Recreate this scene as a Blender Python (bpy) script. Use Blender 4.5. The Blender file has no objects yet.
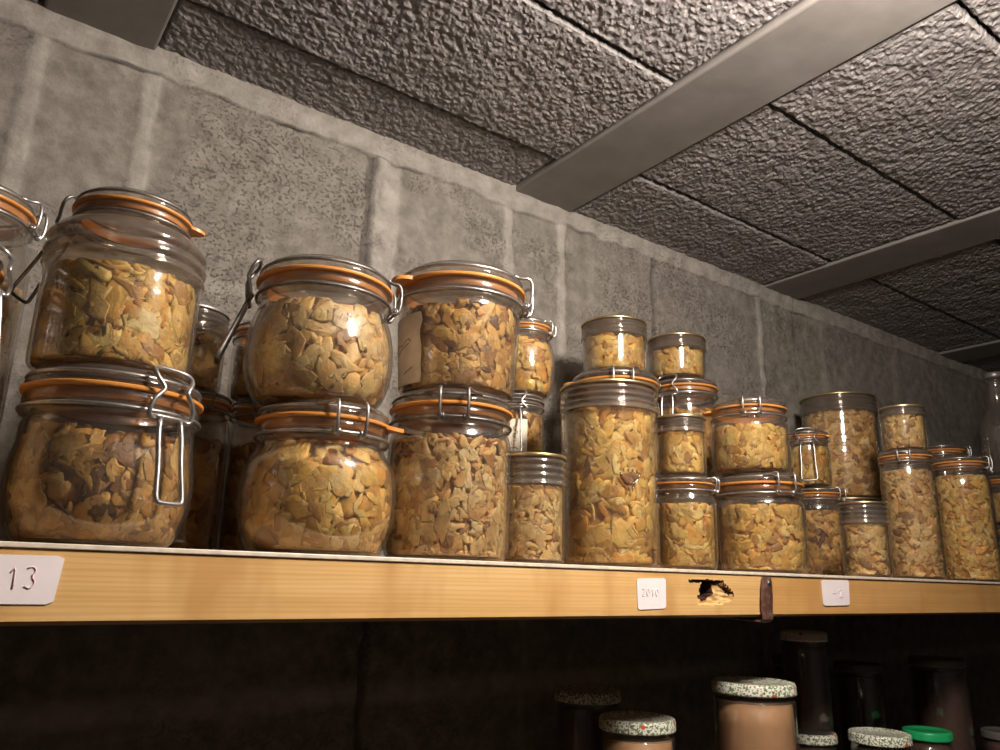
import bpy, math, random
import numpy as np
from mathutils import Vector, Matrix, noise

ZO = 1.5                       # camera height above the floor; shelf coordinates are relative to it
SC = bpy.context.scene
COL = SC.collection
PI = math.pi
SHELF_Y, WALL_Y = 0.50, 0.82   # front face of the shelf board, face of the block wall
TOP, BOT = 0.0137, -0.0303     # top and underside of the front board
CEIL = 0.556

# ------------------------------------------------------------------ materials
MATS = {}
def new_mat(name):
    m = bpy.data.materials.new(name); m.use_nodes = True
    nt = m.node_tree; nt.nodes.clear()
    out = nt.nodes.new('ShaderNodeOutputMaterial')
    MATS[name] = m
    return m, nt, out
def nd(nt, typ, ins=None, **kw):
    n = nt.nodes.new(typ)
    for k, v in kw.items(): setattr(n, k, v)
    for k, v in (ins or {}).items():
        s = n.inputs[k]
        if hasattr(v, 'is_output') or isinstance(v, bpy.types.NodeSocket): nt.links.new(v, s)
        else: s.default_value = v
    return n
def c4(c): return (c[0], c[1], c[2], 1.0)
def ramp(nt, fac, stops, interp='LINEAR'):
    r = nt.nodes.new('ShaderNodeValToRGB'); r.color_ramp.interpolation = interp
    e = r.color_ramp.elements
    while len(e) < len(stops): e.new(0.5)
    for el, (p, c) in zip(e, stops):
        el.position = p; el.color = c4(c) if len(c) == 3 else c
    nt.links.new(fac, r.inputs[0])
    return r.outputs[0]
def mixc(nt, f, a, b, mode='MIX'):
    n = nt.nodes.new('ShaderNodeMix'); n.data_type = 'RGBA'; n.blend_type = mode
    for i, v in ((0, f), (6, a), (7, b)):
        if isinstance(v, bpy.types.NodeSocket): nt.links.new(v, n.inputs[i])
        else: n.inputs[i].default_value = v if i == 0 else c4(v)
    return n.outputs[2]
def coords(nt, scale=(1, 1, 1), loc=(0, 0, 0)):
    t = nd(nt, 'ShaderNodeTexCoord')
    mp = nd(nt, 'ShaderNodeMapping', {'Vector': t.outputs['Object'], 'Scale': scale, 'Location': loc})
    return mp.outputs[0]
def mth(nt, op, a, b=None, clamp=False):
    n = nt.nodes.new('ShaderNodeMath'); n.operation = op; n.use_clamp = clamp
    for i, v in enumerate((a, b)):
        if v is None: continue
        if isinstance(v, bpy.types.NodeSocket): nt.links.new(v, n.inputs[i])
        else: n.inputs[i].default_value = v
    return n.outputs[0]
def principled(nt, out, **ins):
    b = nt.nodes.new('ShaderNodeBsdfPrincipled')
    for k, v in ins.items():
        k = k.replace('_', ' ')
        if isinstance(v, bpy.types.NodeSocket): nt.links.new(v, b.inputs[k])
        else: b.inputs[k].default_value = c4(v) if isinstance(v, tuple) and len(v) == 3 and 'Radius' not in k else v
    nt.links.new(b.outputs[0], out.inputs[0])
    return b
def bump(nt, h, strength=1.0, dist=0.002):
    return nd(nt, 'ShaderNodeBump', {'Height': h, 'Strength': strength, 'Distance': dist}).outputs[0]
def noise_n(nt, vec, scale, detail=4, rough=.55):
    return nd(nt, 'ShaderNodeTexNoise', {'Vector': vec, 'Scale': scale, 'Detail': detail, 'Roughness': rough}).outputs[0]

def simple(name, col, rough=.5, metal=0.0, var=.12, scale=60, bmp=0.0, spec=.5):
    m, nt, out = new_mat(name)
    v = coords(nt)
    n = noise_n(nt, v, scale)
    lo = tuple(x * (1 - var) for x in col); hi = tuple(min(1, x * (1 + var)) for x in col)
    cc = ramp(nt, n, [(.3, lo), (.7, hi)])
    kw = dict(Base_Color=cc, Roughness=rough, Metallic=metal, Specular_IOR_Level=spec)
    if bmp: kw['Normal'] = bump(nt, n, .6, bmp)
    principled(nt, out, **kw)
    return m

def glass(name, tint, edge, rough=.085, spec=1.0, veil=.03, veil_col=(.55, .50, .44)):
    # clear jar glass: light passes straight through, sheen follows Fresnel's curve, thick edges absorb more
    m, nt, out = new_mat(name)
    lw = nd(nt, 'ShaderNodeLayerWeight', {'Blend': .5})
    f = lw.outputs['Facing']
    f5 = mth(nt, 'POWER', f, 4.0)
    fr = mth(nt, 'ADD', mth(nt, 'MULTIPLY', f5, .8), .045 * spec, True)
    f3 = mth(nt, 'POWER', f, 3.0)
    tc = mixc(nt, f3, tint, edge)
    tr = nd(nt, 'ShaderNodeBsdfTransparent', {'Color': tc})
    v = coords(nt)
    bp = bump(nt, noise_n(nt, v, 55, 2), .25, .002)
    gl = nd(nt, 'ShaderNodeBsdfGlossy', {'Color': (1, 1, 1, 1), 'Roughness': rough, 'Normal': bp})
    mx = nd(nt, 'ShaderNodeMixShader', {0: fr, 1: tr.outputs[0], 2: gl.outputs[0]})
    df = nd(nt, 'ShaderNodeBsdfDiffuse', {'Color': c4(veil_col)})
    du = mth(nt, 'MULTIPLY', mth(nt, 'ADD', noise_n(nt, v, 30, 4), .5), veil)
    m2 = nd(nt, 'ShaderNodeMixShader', {0: du, 1: mx.outputs[0], 2: df.outputs[0]})
    nt.links.new(m2.outputs[0], out.inputs[0])
    return m

def mushroom_mat(name, stops, dark):
    m, nt, out = new_mat(name)
    g = nd(nt, 'ShaderNodeNewGeometry')
    base = ramp(nt, g.outputs['Random Per Island'], stops)
    v = coords(nt)
    n = noise_n(nt, v, 130, 5, .6)
    n2 = mth(nt, 'ADD', noise_n(nt, v, 420, 3, .6), mth(nt, 'MULTIPLY', noise_n(nt, v, 90, 2, .5), 1.6))
    cc = mixc(nt, mth(nt, 'MULTIPLY', ramp(nt, n, [(.46, (0, 0, 0)), (.68, (1, 1, 1))]), .45), base, dark)
    principled(nt, out, Base_Color=cc, Roughness=.42, Specular_IOR_Level=.35,
               Subsurface_Weight=.35, Subsurface_Radius=(.9, .45, .15), Subsurface_Scale=.004, Normal=bump(nt, n2, .5, .0014))
    return m

def build_materials():
    glass('clear_glass', (.965, .96, .945), (.55, .53, .48), spec=1.9)
    glass('thick_glass', (.84, .82, .78), (.40, .37, .33), rough=.07, spec=1.5, veil=.07)
    glass('emblem_glass', (.62, .48, .36), (.30, .22, .16), rough=.08, spec=2.6, veil=.10)
    glass('rib_glass', (.80, .75, .68), (.38, .33, .28), rough=.10, spec=2.2, veil=.085)
    simple('steel_wire', (.50, .49, .48), .34, .9, .2, 200)
    simple('dull_wire', (.24, .23, .22), .42, .85, .3, 200)
    simple('gold_lid', (.62, .50, .28), .33, .9, .1, 80)
    simple('grey_lid', (.30, .28, .26), .40, .6, .1, 80)
    # orange rubber
    m, nt, out = new_mat('orange_rubber')
    n = noise_n(nt, coords(nt), 40, 3)
    principled(nt, out, Base_Color=ramp(nt, n, [(.3, (.64, .25, .05)), (.7, (.78, .35, .09))]), Roughness=.36)
    simple('grey_rubber', (.22, .19, .16), .5, 0, .1, 40)
    mushroom_mat('golden_mushroom', [(0, (.26, .105, .02)), (.08, (.52, .245, .05)), (.3, (.72, .40, .085)), (.6, (.84, .53, .14)), (.85, (.88, .63, .24)), (1, (.82, .40, .07))], (.40, .18, .035))
    mushroom_mat('tan_mushroom', [(0, (.20, .09, .03)), (.12, (.48, .25, .085)), (.4, (.68, .41, .14)), (.7, (.78, .50, .19)), (1, (.83, .59, .28))], (.34, .165, .045))
    mushroom_mat('brown_mushroom', [(0, (.09, .038, .014)), (.2, (.30, .135, .035)), (.5, (.57, .30, .075)), (.8, (.70, .40, .11)), (1, (.75, .47, .17))], (.19, .082, .022))
    mushroom_mat('pale_mushroom', [(0, (.30, .16, .06)), (.10, (.58, .33, .12)), (.4, (.78, .50, .19)), (.75, (.85, .61, .29)), (1, (.78, .45, .14))], (.42, .22, .07))
    simple('mushroom_liquor', (.46, .25, .07), .4, 0, .45, 140, .002)
    # pine board
    for wood, kr, kg, kb in (('pine_wood', 1, 1, 1), ('pine_wood_falloff', .86, .76, .66)):  # second copy darkened: lamplight fading along the board put into its colour
        m, nt, out = new_mat(wood)
        v = coords(nt, (2.2, 30, 55))
        wob = noise_n(nt, coords(nt, (5, 14, 14)), 1.0, 3)
        n = noise_n(nt, v, 1.0, 6, .65)
        vv = nd(nt, 'ShaderNodeVectorMath', {0: coords(nt, (2.6, 10, 95)), 1: (0, 0, 0)}, operation='ADD')
        wv = nd(nt, 'ShaderNodeTexWave', {'Vector': vv.outputs[0], 'Scale': 1.0, 'Distortion': 14.0, 'Detail': 3, 'Detail Scale': .55}, wave_type='BANDS', bands_direction='Z')
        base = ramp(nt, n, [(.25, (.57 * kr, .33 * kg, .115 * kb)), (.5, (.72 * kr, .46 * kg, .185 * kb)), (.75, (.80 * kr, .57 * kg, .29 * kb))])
        cc = mixc(nt, mth(nt, 'MULTIPLY', ramp(nt, wv.outputs[0], [(.45, (0, 0, 0)), (.95, (1, 1, 1))]), .28), base, (.50, .27, .085))
        blot = ramp(nt, noise_n(nt, coords(nt, (17, 6, 6)), 1.0, 3), [(.50, (0, 0, 0)), (.66, (1, 1, 1))])
        cc = mixc(nt, mth(nt, 'MULTIPLY', blot, .7), cc, (.50, .27, .09))
        principled(nt, out, Base_Color=cc, Roughness=.42, Specular_IOR_Level=.4, Normal=bump(nt, n, .3, .0008))
    simple('splintered_wood', (.66, .44, .19), .6, 0, .3, 160, .001)
    simple('decayed_knot', (.060, .022, .012), .7, 0, .5, 160, .001)
    simple('pale_edge', (.74, .66, .54), .4, 0, .14, 120)
    simple('raw_panel', (.40, .27, .14), .6, 0, .2, 30)
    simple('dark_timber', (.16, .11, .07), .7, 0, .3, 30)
    # rusty strap
    m, nt, out = new_mat('rusty_strap')
    n = noise_n(nt, coords(nt), 160, 5, .65)
    principled(nt, out, Base_Color=ramp(nt, n, [(.32, (.085, .035, .025)), (.5, (.17, .085, .06)), (.68, (.30, .20, .17))]), Roughness=.48, Metallic=.45, Normal=bump(nt, n, .6, .001))
    simple('paper', (.86, .80, .81), .7, 0, .03, 60)
    simple('cream_paper', (.78, .72, .58), .7, 0, .08, 80)
    simple('aged_paper', (.62, .55, .42), .6, 0, .12, 80)
    simple('pink_ink', (.82, .57, .59), .7, 0, .1, 60)
    simple('faint_ink', (.72, .66, .68), .7, 0, .06, 60)
    simple('brown_ink', (.25, .14, .06), .7, 0, .2, 60)
    # block wall
    m, nt, out = new_mat('block_wall')
    v = coords(nt)
    mort = nd(nt, 'ShaderNodeAttribute', attribute_name='mortar').outputs['Fac']
    crack = nd(nt, 'ShaderNodeAttribute', attribute_name='crack').outputs['Fac']
    big = noise_n(nt, v, 7, 5, .6); mid = noise_n(nt, v, 45, 6, .65); fine = noise_n(nt, v, 260, 4, .7)
    blk = ramp(nt, mid, [(.30, (.14, .127, .110)), (.5, (.22, .204, .178)), (.68, (.30, .279, .247))])
    blk = mixc(nt, mth(nt, 'MULTIPLY', ramp(nt, big, [(.4, (0, 0, 0)), (.7, (1, 1, 1))]), .4), blk, (.28, .262, .232))
    mo = ramp(nt, mid, [(.3, (.26, .245, .218)), (.55, (.36, .34, .307)), (.8, (.47, .45, .42))])
    cc = mixc(nt, mort, blk, mo)
    stretch = noise_n(nt, coords(nt, (270, 270, 340)), 1.0, 4, .65)
    patchy = noise_n(nt, v, 9, 2)
    pit = mth(nt, 'MULTIPLY', ramp(nt, stretch, [(.55, (0, 0, 0)), (.66, (1, 1, 1))]), ramp(nt, patchy, [(.42, (0, 0, 0)), (.66, (1, 1, 1))]))
    pit = mth(nt, 'MULTIPLY', pit, mth(nt, 'SUBTRACT', 1.0, mth(nt, 'MULTIPLY', mort, .7)))
    cc = mixc(nt, mth(nt, 'MULTIPLY', pit, .34), cc, (.075, .045, .038))
    cc = mixc(nt, crack, cc, (.035, .028, .024))
    h = mth(nt, 'SUBTRACT', mth(nt, 'ADD', mth(nt, 'MULTIPLY', mid, .8), mth(nt, 'MULTIPLY', fine, .35)), mth(nt, 'MULTIPLY', pit, .9))
    principled(nt, out, Base_Color=cc, Roughness=.9, Specular_IOR_Level=.2, Normal=bump(nt, h, .75, .004))
    # rough ceiling block
    m, nt, out = new_mat('ceiling_block')
    v = coords(nt)
    wn = nd(nt, 'ShaderNodeTexNoise', {'Vector': v, 'Scale': 170, 'Detail': 4})
    vw = nd(nt, 'ShaderNodeVectorMath', {0: v, 1: nd(nt, 'ShaderNodeVectorMath', {0: wn.outputs['Color'], 3: .010}, operation='SCALE').outputs[0]}, operation='ADD').outputs[0]
    vo = nd(nt, 'ShaderNodeTexVoronoi', {'Vector': vw, 'Scale': 150, 'Smoothness': .35}, feature='SMOOTH_F1')
    n3 = noise_n(nt, v, 210, 5, .7)
    lump = mth(nt, 'ADD', mth(nt, 'MULTIPLY', mth(nt, 'SUBTRACT', 1.0, vo.outputs['Distance']), 1.0), mth(nt, 'MULTIPLY', n3, 1.3))
    big = noise_n(nt, v, 6, 3)
    cc = ramp(nt, n3, [(.3, (.225, .213, .210)), (.7, (.34, .325, .32))])
    cc = mixc(nt, mth(nt, 'MULTIPLY', big, .4), cc, (.21, .20, .20))
    principled(nt, out, Base_Color=cc, Roughness=.92, Specular_IOR_Level=.15, Normal=bump(nt, lump, .8, .0022))
    # precast beam
    m, nt, out = new_mat('concrete_beam')
    v = coords(nt)
    n = noise_n(nt, v, 18, 6, .6); st = noise_n(nt, coords(nt, (30, 4, 30)), 1, 4)
    cc = ramp(nt, n, [(.3, (.19, .178, .166)), (.7, (.255, .243, .228))])
    cc = mixc(nt, mth(nt, 'MULTIPLY', st, .35), cc, (.19, .175, .16))
    principled(nt, out, Base_Color=cc, Roughness=.75, Normal=bump(nt, n, .3, .002))
    simple('plain_concrete', (.15, .14, .13), .9, 0, .2, 8, .002)
    simple('floor_concrete', (.09, .08, .072), .85, 0, .2, 6, .002)
    # lids on the lower shelf
    def floral(name, ground, leaf, dot):
        m, nt, out = new_mat(name)
        v = coords(nt)
        a = noise_n(nt, v, 420, 2); b = nd(nt, 'ShaderNodeTexVoronoi', {'Vector': v, 'Scale': 75}).outputs['Distance']
        f = ramp(nt, a, [(.50, (0, 0, 0)), (.54, (1, 1, 1))]); d = ramp(nt, b, [(.16, (1, 1, 1)), (.2, (0, 0, 0))])
        cc = mixc(nt, f, ground, leaf); cc = mixc(nt, d, cc, dot)
        principled(nt, out, Base_Color=cc, Roughness=.3)
    floral('floral_lid', (.82, .80, .70), (.13, .22, .10), (.60, .10, .04))
    floral('red_floral_lid', (.80, .74, .70), (.70, .60, .55), (.50, .05, .05))
    simple('green_lid', (.02, .42, .14), .3, 0, .05, 30)
    simple('dark_lid', (.16, .15, .14), .4, .3, .1, 30)
    simple('red_lid', (.60, .05, .03), .35, 0, .1, 30)
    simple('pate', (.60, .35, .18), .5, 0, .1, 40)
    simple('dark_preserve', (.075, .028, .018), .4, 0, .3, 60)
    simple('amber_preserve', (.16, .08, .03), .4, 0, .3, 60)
    # lamp
    m, nt, out = new_mat('lamp_glow')
    e = nd(nt, 'ShaderNodeEmission', {'Color': (1.0, .868, .765, 1), 'Strength': LAMP})
    nt.links.new(e.outputs[0], out.inputs[0])
    simple('lamp_holder', (.55, .53, .50), .4, 0, .05, 30)
    simple('bottle_glass_dark', (.03, .03, .03), .1, 0, .1, 30)
LAMP = 108.0

# ------------------------------------------------------------------ mesh helpers
class MB:
    def __init__(s): s.v = []; s.f = []; s.m = []
    def add(s, vs, fs, mi=0):
        o = len(s.v); s.v.extend([tuple(p) for p in vs]); s.f.extend([tuple(i + o for i in f) for f in fs]); s.m.extend([mi] * len(fs))
    def box(s, x0, x1, y0, y1, z0, z1, mi=0):
        vs = [(x, y, z) for z in (z0, z1) for y in (y0, y1) for x in (x0, x1)]
        s.add(vs, [(0, 2, 3, 1), (4, 5, 7, 6), (0, 1, 5, 4), (2, 6, 7, 3), (0, 4, 6, 2), (1, 3, 7, 5)], mi)
    def bbox(s, x0, x1, y0, y1, z0, z1, b, mi=0):
        # box with chamfered edges all round
        import bmesh
        bm = bmesh.new(); bmesh.ops.create_cube(bm, size=1.0)
        for v in bm.verts:
            v.co = Vector(((x0 + x1) / 2 + v.co.x * (x1 - x0), (y0 + y1) / 2 + v.co.y * (y1 - y0), (z0 + z1) / 2 + v.co.z * (z1 - z0)))
        bmesh.ops.bevel(bm, geom=list(bm.edges), offset=b, segments=2, affect='EDGES', profile=.5)
        bm.verts.index_update()
        s.add([v.co[:] for v in bm.verts], [[v.index for v in f.verts] for f in bm.faces], mi); bm.free()
    def lathe(s, prof, n=48, mi=0, closed=False, cx=0, cy=0):
        # prof: list of (r, z); r==0 ends collapse to a point
        vs = []; rows = []
        for r, z in prof:
            if r < 1e-6: rows.append([len(vs)]); vs.append((cx, cy, z))
            else:
                rows.append(list(range(len(vs), len(vs) + n)))
                vs.extend((cx + r * math.cos(2 * PI * k / n), cy + r * math.sin(2 * PI * k / n), z) for k in range(n))
        fs = []
        pairs = list(zip(rows, rows[1:])) + ([(rows[-1], rows[0])] if closed else [])
        for a, b in pairs:
            if len(a) == 1 and len(b) == 1: continue
            for k in range(n):
                j = (k + 1) % n
                if len(a) == 1: fs.append((a[0], b[j], b[k]))
                elif len(b) == 1: fs.append((a[k], a[j], b[0]))
                else: fs.append((a[k], a[j], b[j], b[k]))
        s.add(vs, fs, mi)
    def tube(s, pts, r, n=8, cyc=False, smooth=0, mi=0):
        pts = [Vector(p) for p in pts]
        for _ in range(smooth):
            q = []
            m = len(pts)
            for i in range(m if cyc else m - 1):
                a, b = pts[i], pts[(i + 1) % m]
                q += [a * .75 + b * .25, a * .25 + b * .75]
            if not cyc: q = [pts[0]] + q[1:-1] + [pts[-1]]
            pts = q
        m = len(pts); vs = []; prev = None
        for i, p in enumerate(pts):
            if cyc: t = pts[(i + 1) % m] - pts[i - 1]
            else: t = pts[min(i + 1, m - 1)] - pts[max(i - 1, 0)]
            t.normalize()
            if prev is None:
                a = Vector((0, 0, 1)) if abs(t.z) < .9 else Vector((1, 0, 0))
                u = t.cross(a).normalized()
            else:
                u = prev - t * prev.dot(t); u.normalize()
            prev = u; w = t.cross(u)
            rr = r[i] if isinstance(r, (list, tuple)) else r
            vs += [p + (u * math.cos(2 * PI * k / n) + w * math.sin(2 * PI * k / n)) * rr for k in range(n)]
        fs = []
        for i in range(m if cyc else m - 1):
            a = i * n; b = ((i + 1) % m) * n
            for k in range(n): fs.append((a + k, a + (k + 1) % n, b + (k + 1) % n, b + k))
        if not cyc: fs += [tuple(range(n))[::-1], tuple((m - 1) * n + k for k in range(n))]
        s.add(vs, fs, mi)
    def build(s, name, mats, parent=None, smooth=True, angle=None):
        me = bpy.data.meshes.new(name); me.from_pydata(s.v, [], s.f)
        if not isinstance(mats, (list, tuple)): mats = [mats]
        for m in mats: me.materials.append(MATS[m])
        me.polygons.foreach_set('material_index', s.m)
        me.polygons.foreach_set('use_smooth', [smooth] * len(s.f)); me.update()
        import bmesh
        bm = bmesh.new(); bm.from_mesh(me); bmesh.ops.recalc_face_normals(bm, faces=bm.faces); bm.to_mesh(me); bm.free()
        if smooth and angle: me.set_sharp_from_angle(angle=math.radians(angle))
        o = bpy.data.objects.new(name, me); COL.objects.link(o)
        if parent: o.parent = parent
        return o
def thing(name, label, cat, loc, group=None, rz=0):
    o = bpy.data.objects.new(name, None); COL.objects.link(o); o.empty_display_size = .02
    o.location = (loc[0], loc[1], loc[2] + ZO); o.rotation_euler = (0, 0, rz)
    o['label'] = label; o['category'] = cat
    if group: o['group'] = group
    return o
def structure(o): o['kind'] = 'structure'; o.location.z += ZO; return o

def spline(pts, per=6):
    out = []
    P = [pts[0]] + list(pts) + [pts[-1]]
    for i in range(1, len(P) - 2):
        p0, p1, p2, p3 = (np.array(P[j], float) for j in (i - 1, i, i + 1, i + 2))
        for k in range(per):
            t = k / per
            out.append(tuple(.5 * ((2 * p1) + (-p0 + p2) * t + (2 * p0 - 5 * p1 + 4 * p2 - p3) * t * t + (-p0 + 3 * p1 - 3 * p2 + p3) * t ** 3)))
    out.append(tuple(pts[-1]))
    return out

# ------------------------------------------------------------------ mushroom pieces packed against the glass
RNG = np.random.default_rng(7)
def flake_template(rng):
    n = 12
    th = np.linspace(0, 2 * PI, n, endpoint=False)
    ph = rng.uniform(0, 6.28, 3)
    rad = 1 + .22 * np.cos(2 * th + ph[0]) + .2 * np.cos(3 * th + ph[1]) + .13 * np.cos(5 * th + ph[2]) + rng.uniform(-.09, .09, n)
    st = rng.uniform(.55, 1.0)
    x = rad * np.cos(th); y = rad * np.sin(th) * st
    t = rng.uniform(.14, .34); k1, k2, k3 = rng.uniform(-.6, .6), rng.uniform(-.5, .5), rng.uniform(-.4, .4)
    def bend(px, py): return k1 * px * px + k2 * py * py + k3 * px * py + .13 * np.sin(3.2 * px + ph[0]) + .10 * np.sin(4 * py + ph[1])
    V = [[0, 0, t]]
    for s_, zz in ((.6, t), (.95, t * .75), (1.02, 0), (.95, -t * .75)):
        for a, b in zip(x * s_, y * s_): V.append([a, b, zz])
    V.append([0, 0, -t])
    V = np.array(V); V[:, 2] += bend(V[:, 0], V[:, 1])
    F = []
    for k in range(n):
        j = (k + 1) % n
        F.append((0, 1 + k, 1 + j))
        for r in range(3):
            a = 1 + r * n; b = a + n
            F += [(a + k, b + k, b + j), (a + k, b + j, a + j)]
        F.append((1 + 3 * n + k, 1 + 4 * n, 1 + 3 * n + j))
    return V, np.array(F)
TEMPL = [flake_template(RNG) for _ in range(28)]

def mushrooms(parent, rin, z0, z1, count, size, mat, seed):
    """rin: inner radius as a function of height; pieces lie between z0 and z1 and press flat against the glass."""
    rng = np.random.default_rng(seed)
    VS, FS, off = [], [], 0
    count = int(count * 1.35); size *= .98
    for i in range(count):
        V, F = TEMPL[rng.integers(len(TEMPL))]
        top = rng.random() < .16
        th = rng.uniform(0, 2 * PI)
        s = size * rng.uniform(.5, 1.25)
        if top: z = z1 - rng.uniform(0, .5) * s; rr = rin(z) * math.sqrt(rng.uniform(.0, .9))
        else: z = rng.uniform(z0 - .3 * s, z1 - .3 * s); rr = rin(z) - s * rng.uniform(0, .6)
        rad = np.array([math.cos(th), math.sin(th), 0]); tan = np.array([-math.sin(th), math.cos(th), 0]); up = np.array([0, 0, 1.0])
        nrm = rad + rng.normal(0, .75) * tan + rng.normal(0, .75) * up
        if top: nrm = up + rng.normal(0, .6) * tan + rng.normal(0, .6) * rad
        nrm /= np.linalg.norm(nrm)
        a = rng.normal(0, 1, 3); e1 = a - nrm * (a @ nrm); e1 /= np.linalg.norm(e1); e2 = np.cross(nrm, e1)
        W = rad * rr + up * z + (V[:, :1] * e1 + V[:, 1:2] * e2 + V[:, 2:] * nrm) * s
        W[:, 2] = np.clip(W[:, 2], z0, z1 + .35 * size)
        lim = np.array([rin(q) for q in W[:, 2]]) - .0004 - .0006 * rng.random()
        r = np.hypot(W[:, 0], W[:, 1]); k = np.minimum(1, lim / np.maximum(r, 1e-6)); W[:, 0] *= k; W[:, 1] *= k
        VS.append(W); FS.append(F + off); off += len(V)
    # the liquor between the pieces
    zs = np.linspace(z0 + .0005, z1 - .006, 9); n = 28
    prof = [(0, zs[0])] + [(rin(z) - .0035, z) for z in zs] + [(0, zs[-1])]
    mb = MB(); mb.lathe(prof, n)
    cv = np.array(mb.v); ct = []
    for f in mb.f: ct += [f] if len(f) == 3 else [(f[0], f[1], f[2]), (f[0], f[2], f[3])]
    VS.append(cv); FS.append(np.array(ct) + off)
    V = np.concatenate(VS); F = np.concatenate(FS); nc = len(ct)
    me = bpy.data.meshes.new('mushrooms')
    me.vertices.add(len(V)); me.vertices.foreach_set('co', V.astype(np.float32).ravel())
    me.loops.add(F.size); me.loops.foreach_set('vertex_index', F.astype(np.int32).ravel())
    me.polygons.add(len(F)); me.polygons.foreach_set('loop_start', np.arange(0, F.size, 3, dtype=np.int32))
    mi = np.zeros(len(F), np.int32); mi[-nc:] = 1
    me.materials.append(MATS[mat]); me.materials.append(MATS['mushroom_liquor'])
    me.update(calc_edges=True)
    me.polygons.foreach_set('material_index', mi); me.polygons.foreach_set('use_smooth', np.ones(len(F), bool))
    me.validate()
    o = bpy.data.objects.new('mushrooms', me); COL.objects.link(o); o.parent = parent
    o['kind'] = 'stuff'
    return o

# ------------------------------------------------------------------ jars
def body_profile(kind, R, RL, zn):
    """outer silhouette from the base up to height zn, where the neck flange starts"""
    if kind == 'round':
        p = [(.70 * R, 0), (.80 * R, .002), (.90 * R, .12 * zn), (.975 * R, .28 * zn), (1.0 * R, .47 * zn), (.99 * R, .64 * zn), (.95 * R, .80 * zn), (RL * .97, .93 * zn), (RL * .935, zn)]
    elif kind == 'taper':
        p = [(.80 * R, 0), (.87 * R, .002), (.895 * R, .10 * zn), (.915 * R, .3 * zn), (.94 * R, .6 * zn), (.96 * R, .88 * zn), (RL * .955, .96 * zn), (RL * .94, zn)]
    elif kind == 'inset':
        g = zn - .007
        p = [(.88 * R, 0), (.955 * R, .003), (.975 * R, .012), (.978 * R, .5 * zn), (.98 * R, .70 * g),
             (1.015 * R, .745 * g), (.97 * R, .785 * g), (R * 1.02, .83 * g), (.97 * R, .875 * g), (R * 1.01, .92 * g), (.965 * R, .965 * g), (.86 * R, g + .002), (RL * .97, g + .0045), (RL * .93, zn)]
    else:
        p = [(.88 * R, 0), (.955 * R, .004), (.99 * R, .012), (R * .998, .3 * zn), (R, .6 * zn), (R * .998, .86 * zn), (min(R * .97, RL * .99), .95 * zn), (RL * .94, zn)]
    return spline(p, 5)
def rin_of(prof, wall=.0024):
    zs = [z for r, z in prof]; rs = [max(r - wall, .002) for r, z in prof]
    order = np.argsort(zs); zs = np.array(zs)[order]; rs = np.array(rs)[order]
    return lambda z: float(np.interp(z, zs, rs))

def glass_shell(prof, rim, wall=.0024):
    """closed profile: outer wall up, over the rim, inner wall down to a thick foot"""
    inner = [(max(r - wall, .001), z) for r, z in prof if z > .0032]
    return [(0, .0012)] + prof + rim + inner[::-1] + [(0, .0032)]

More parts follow.
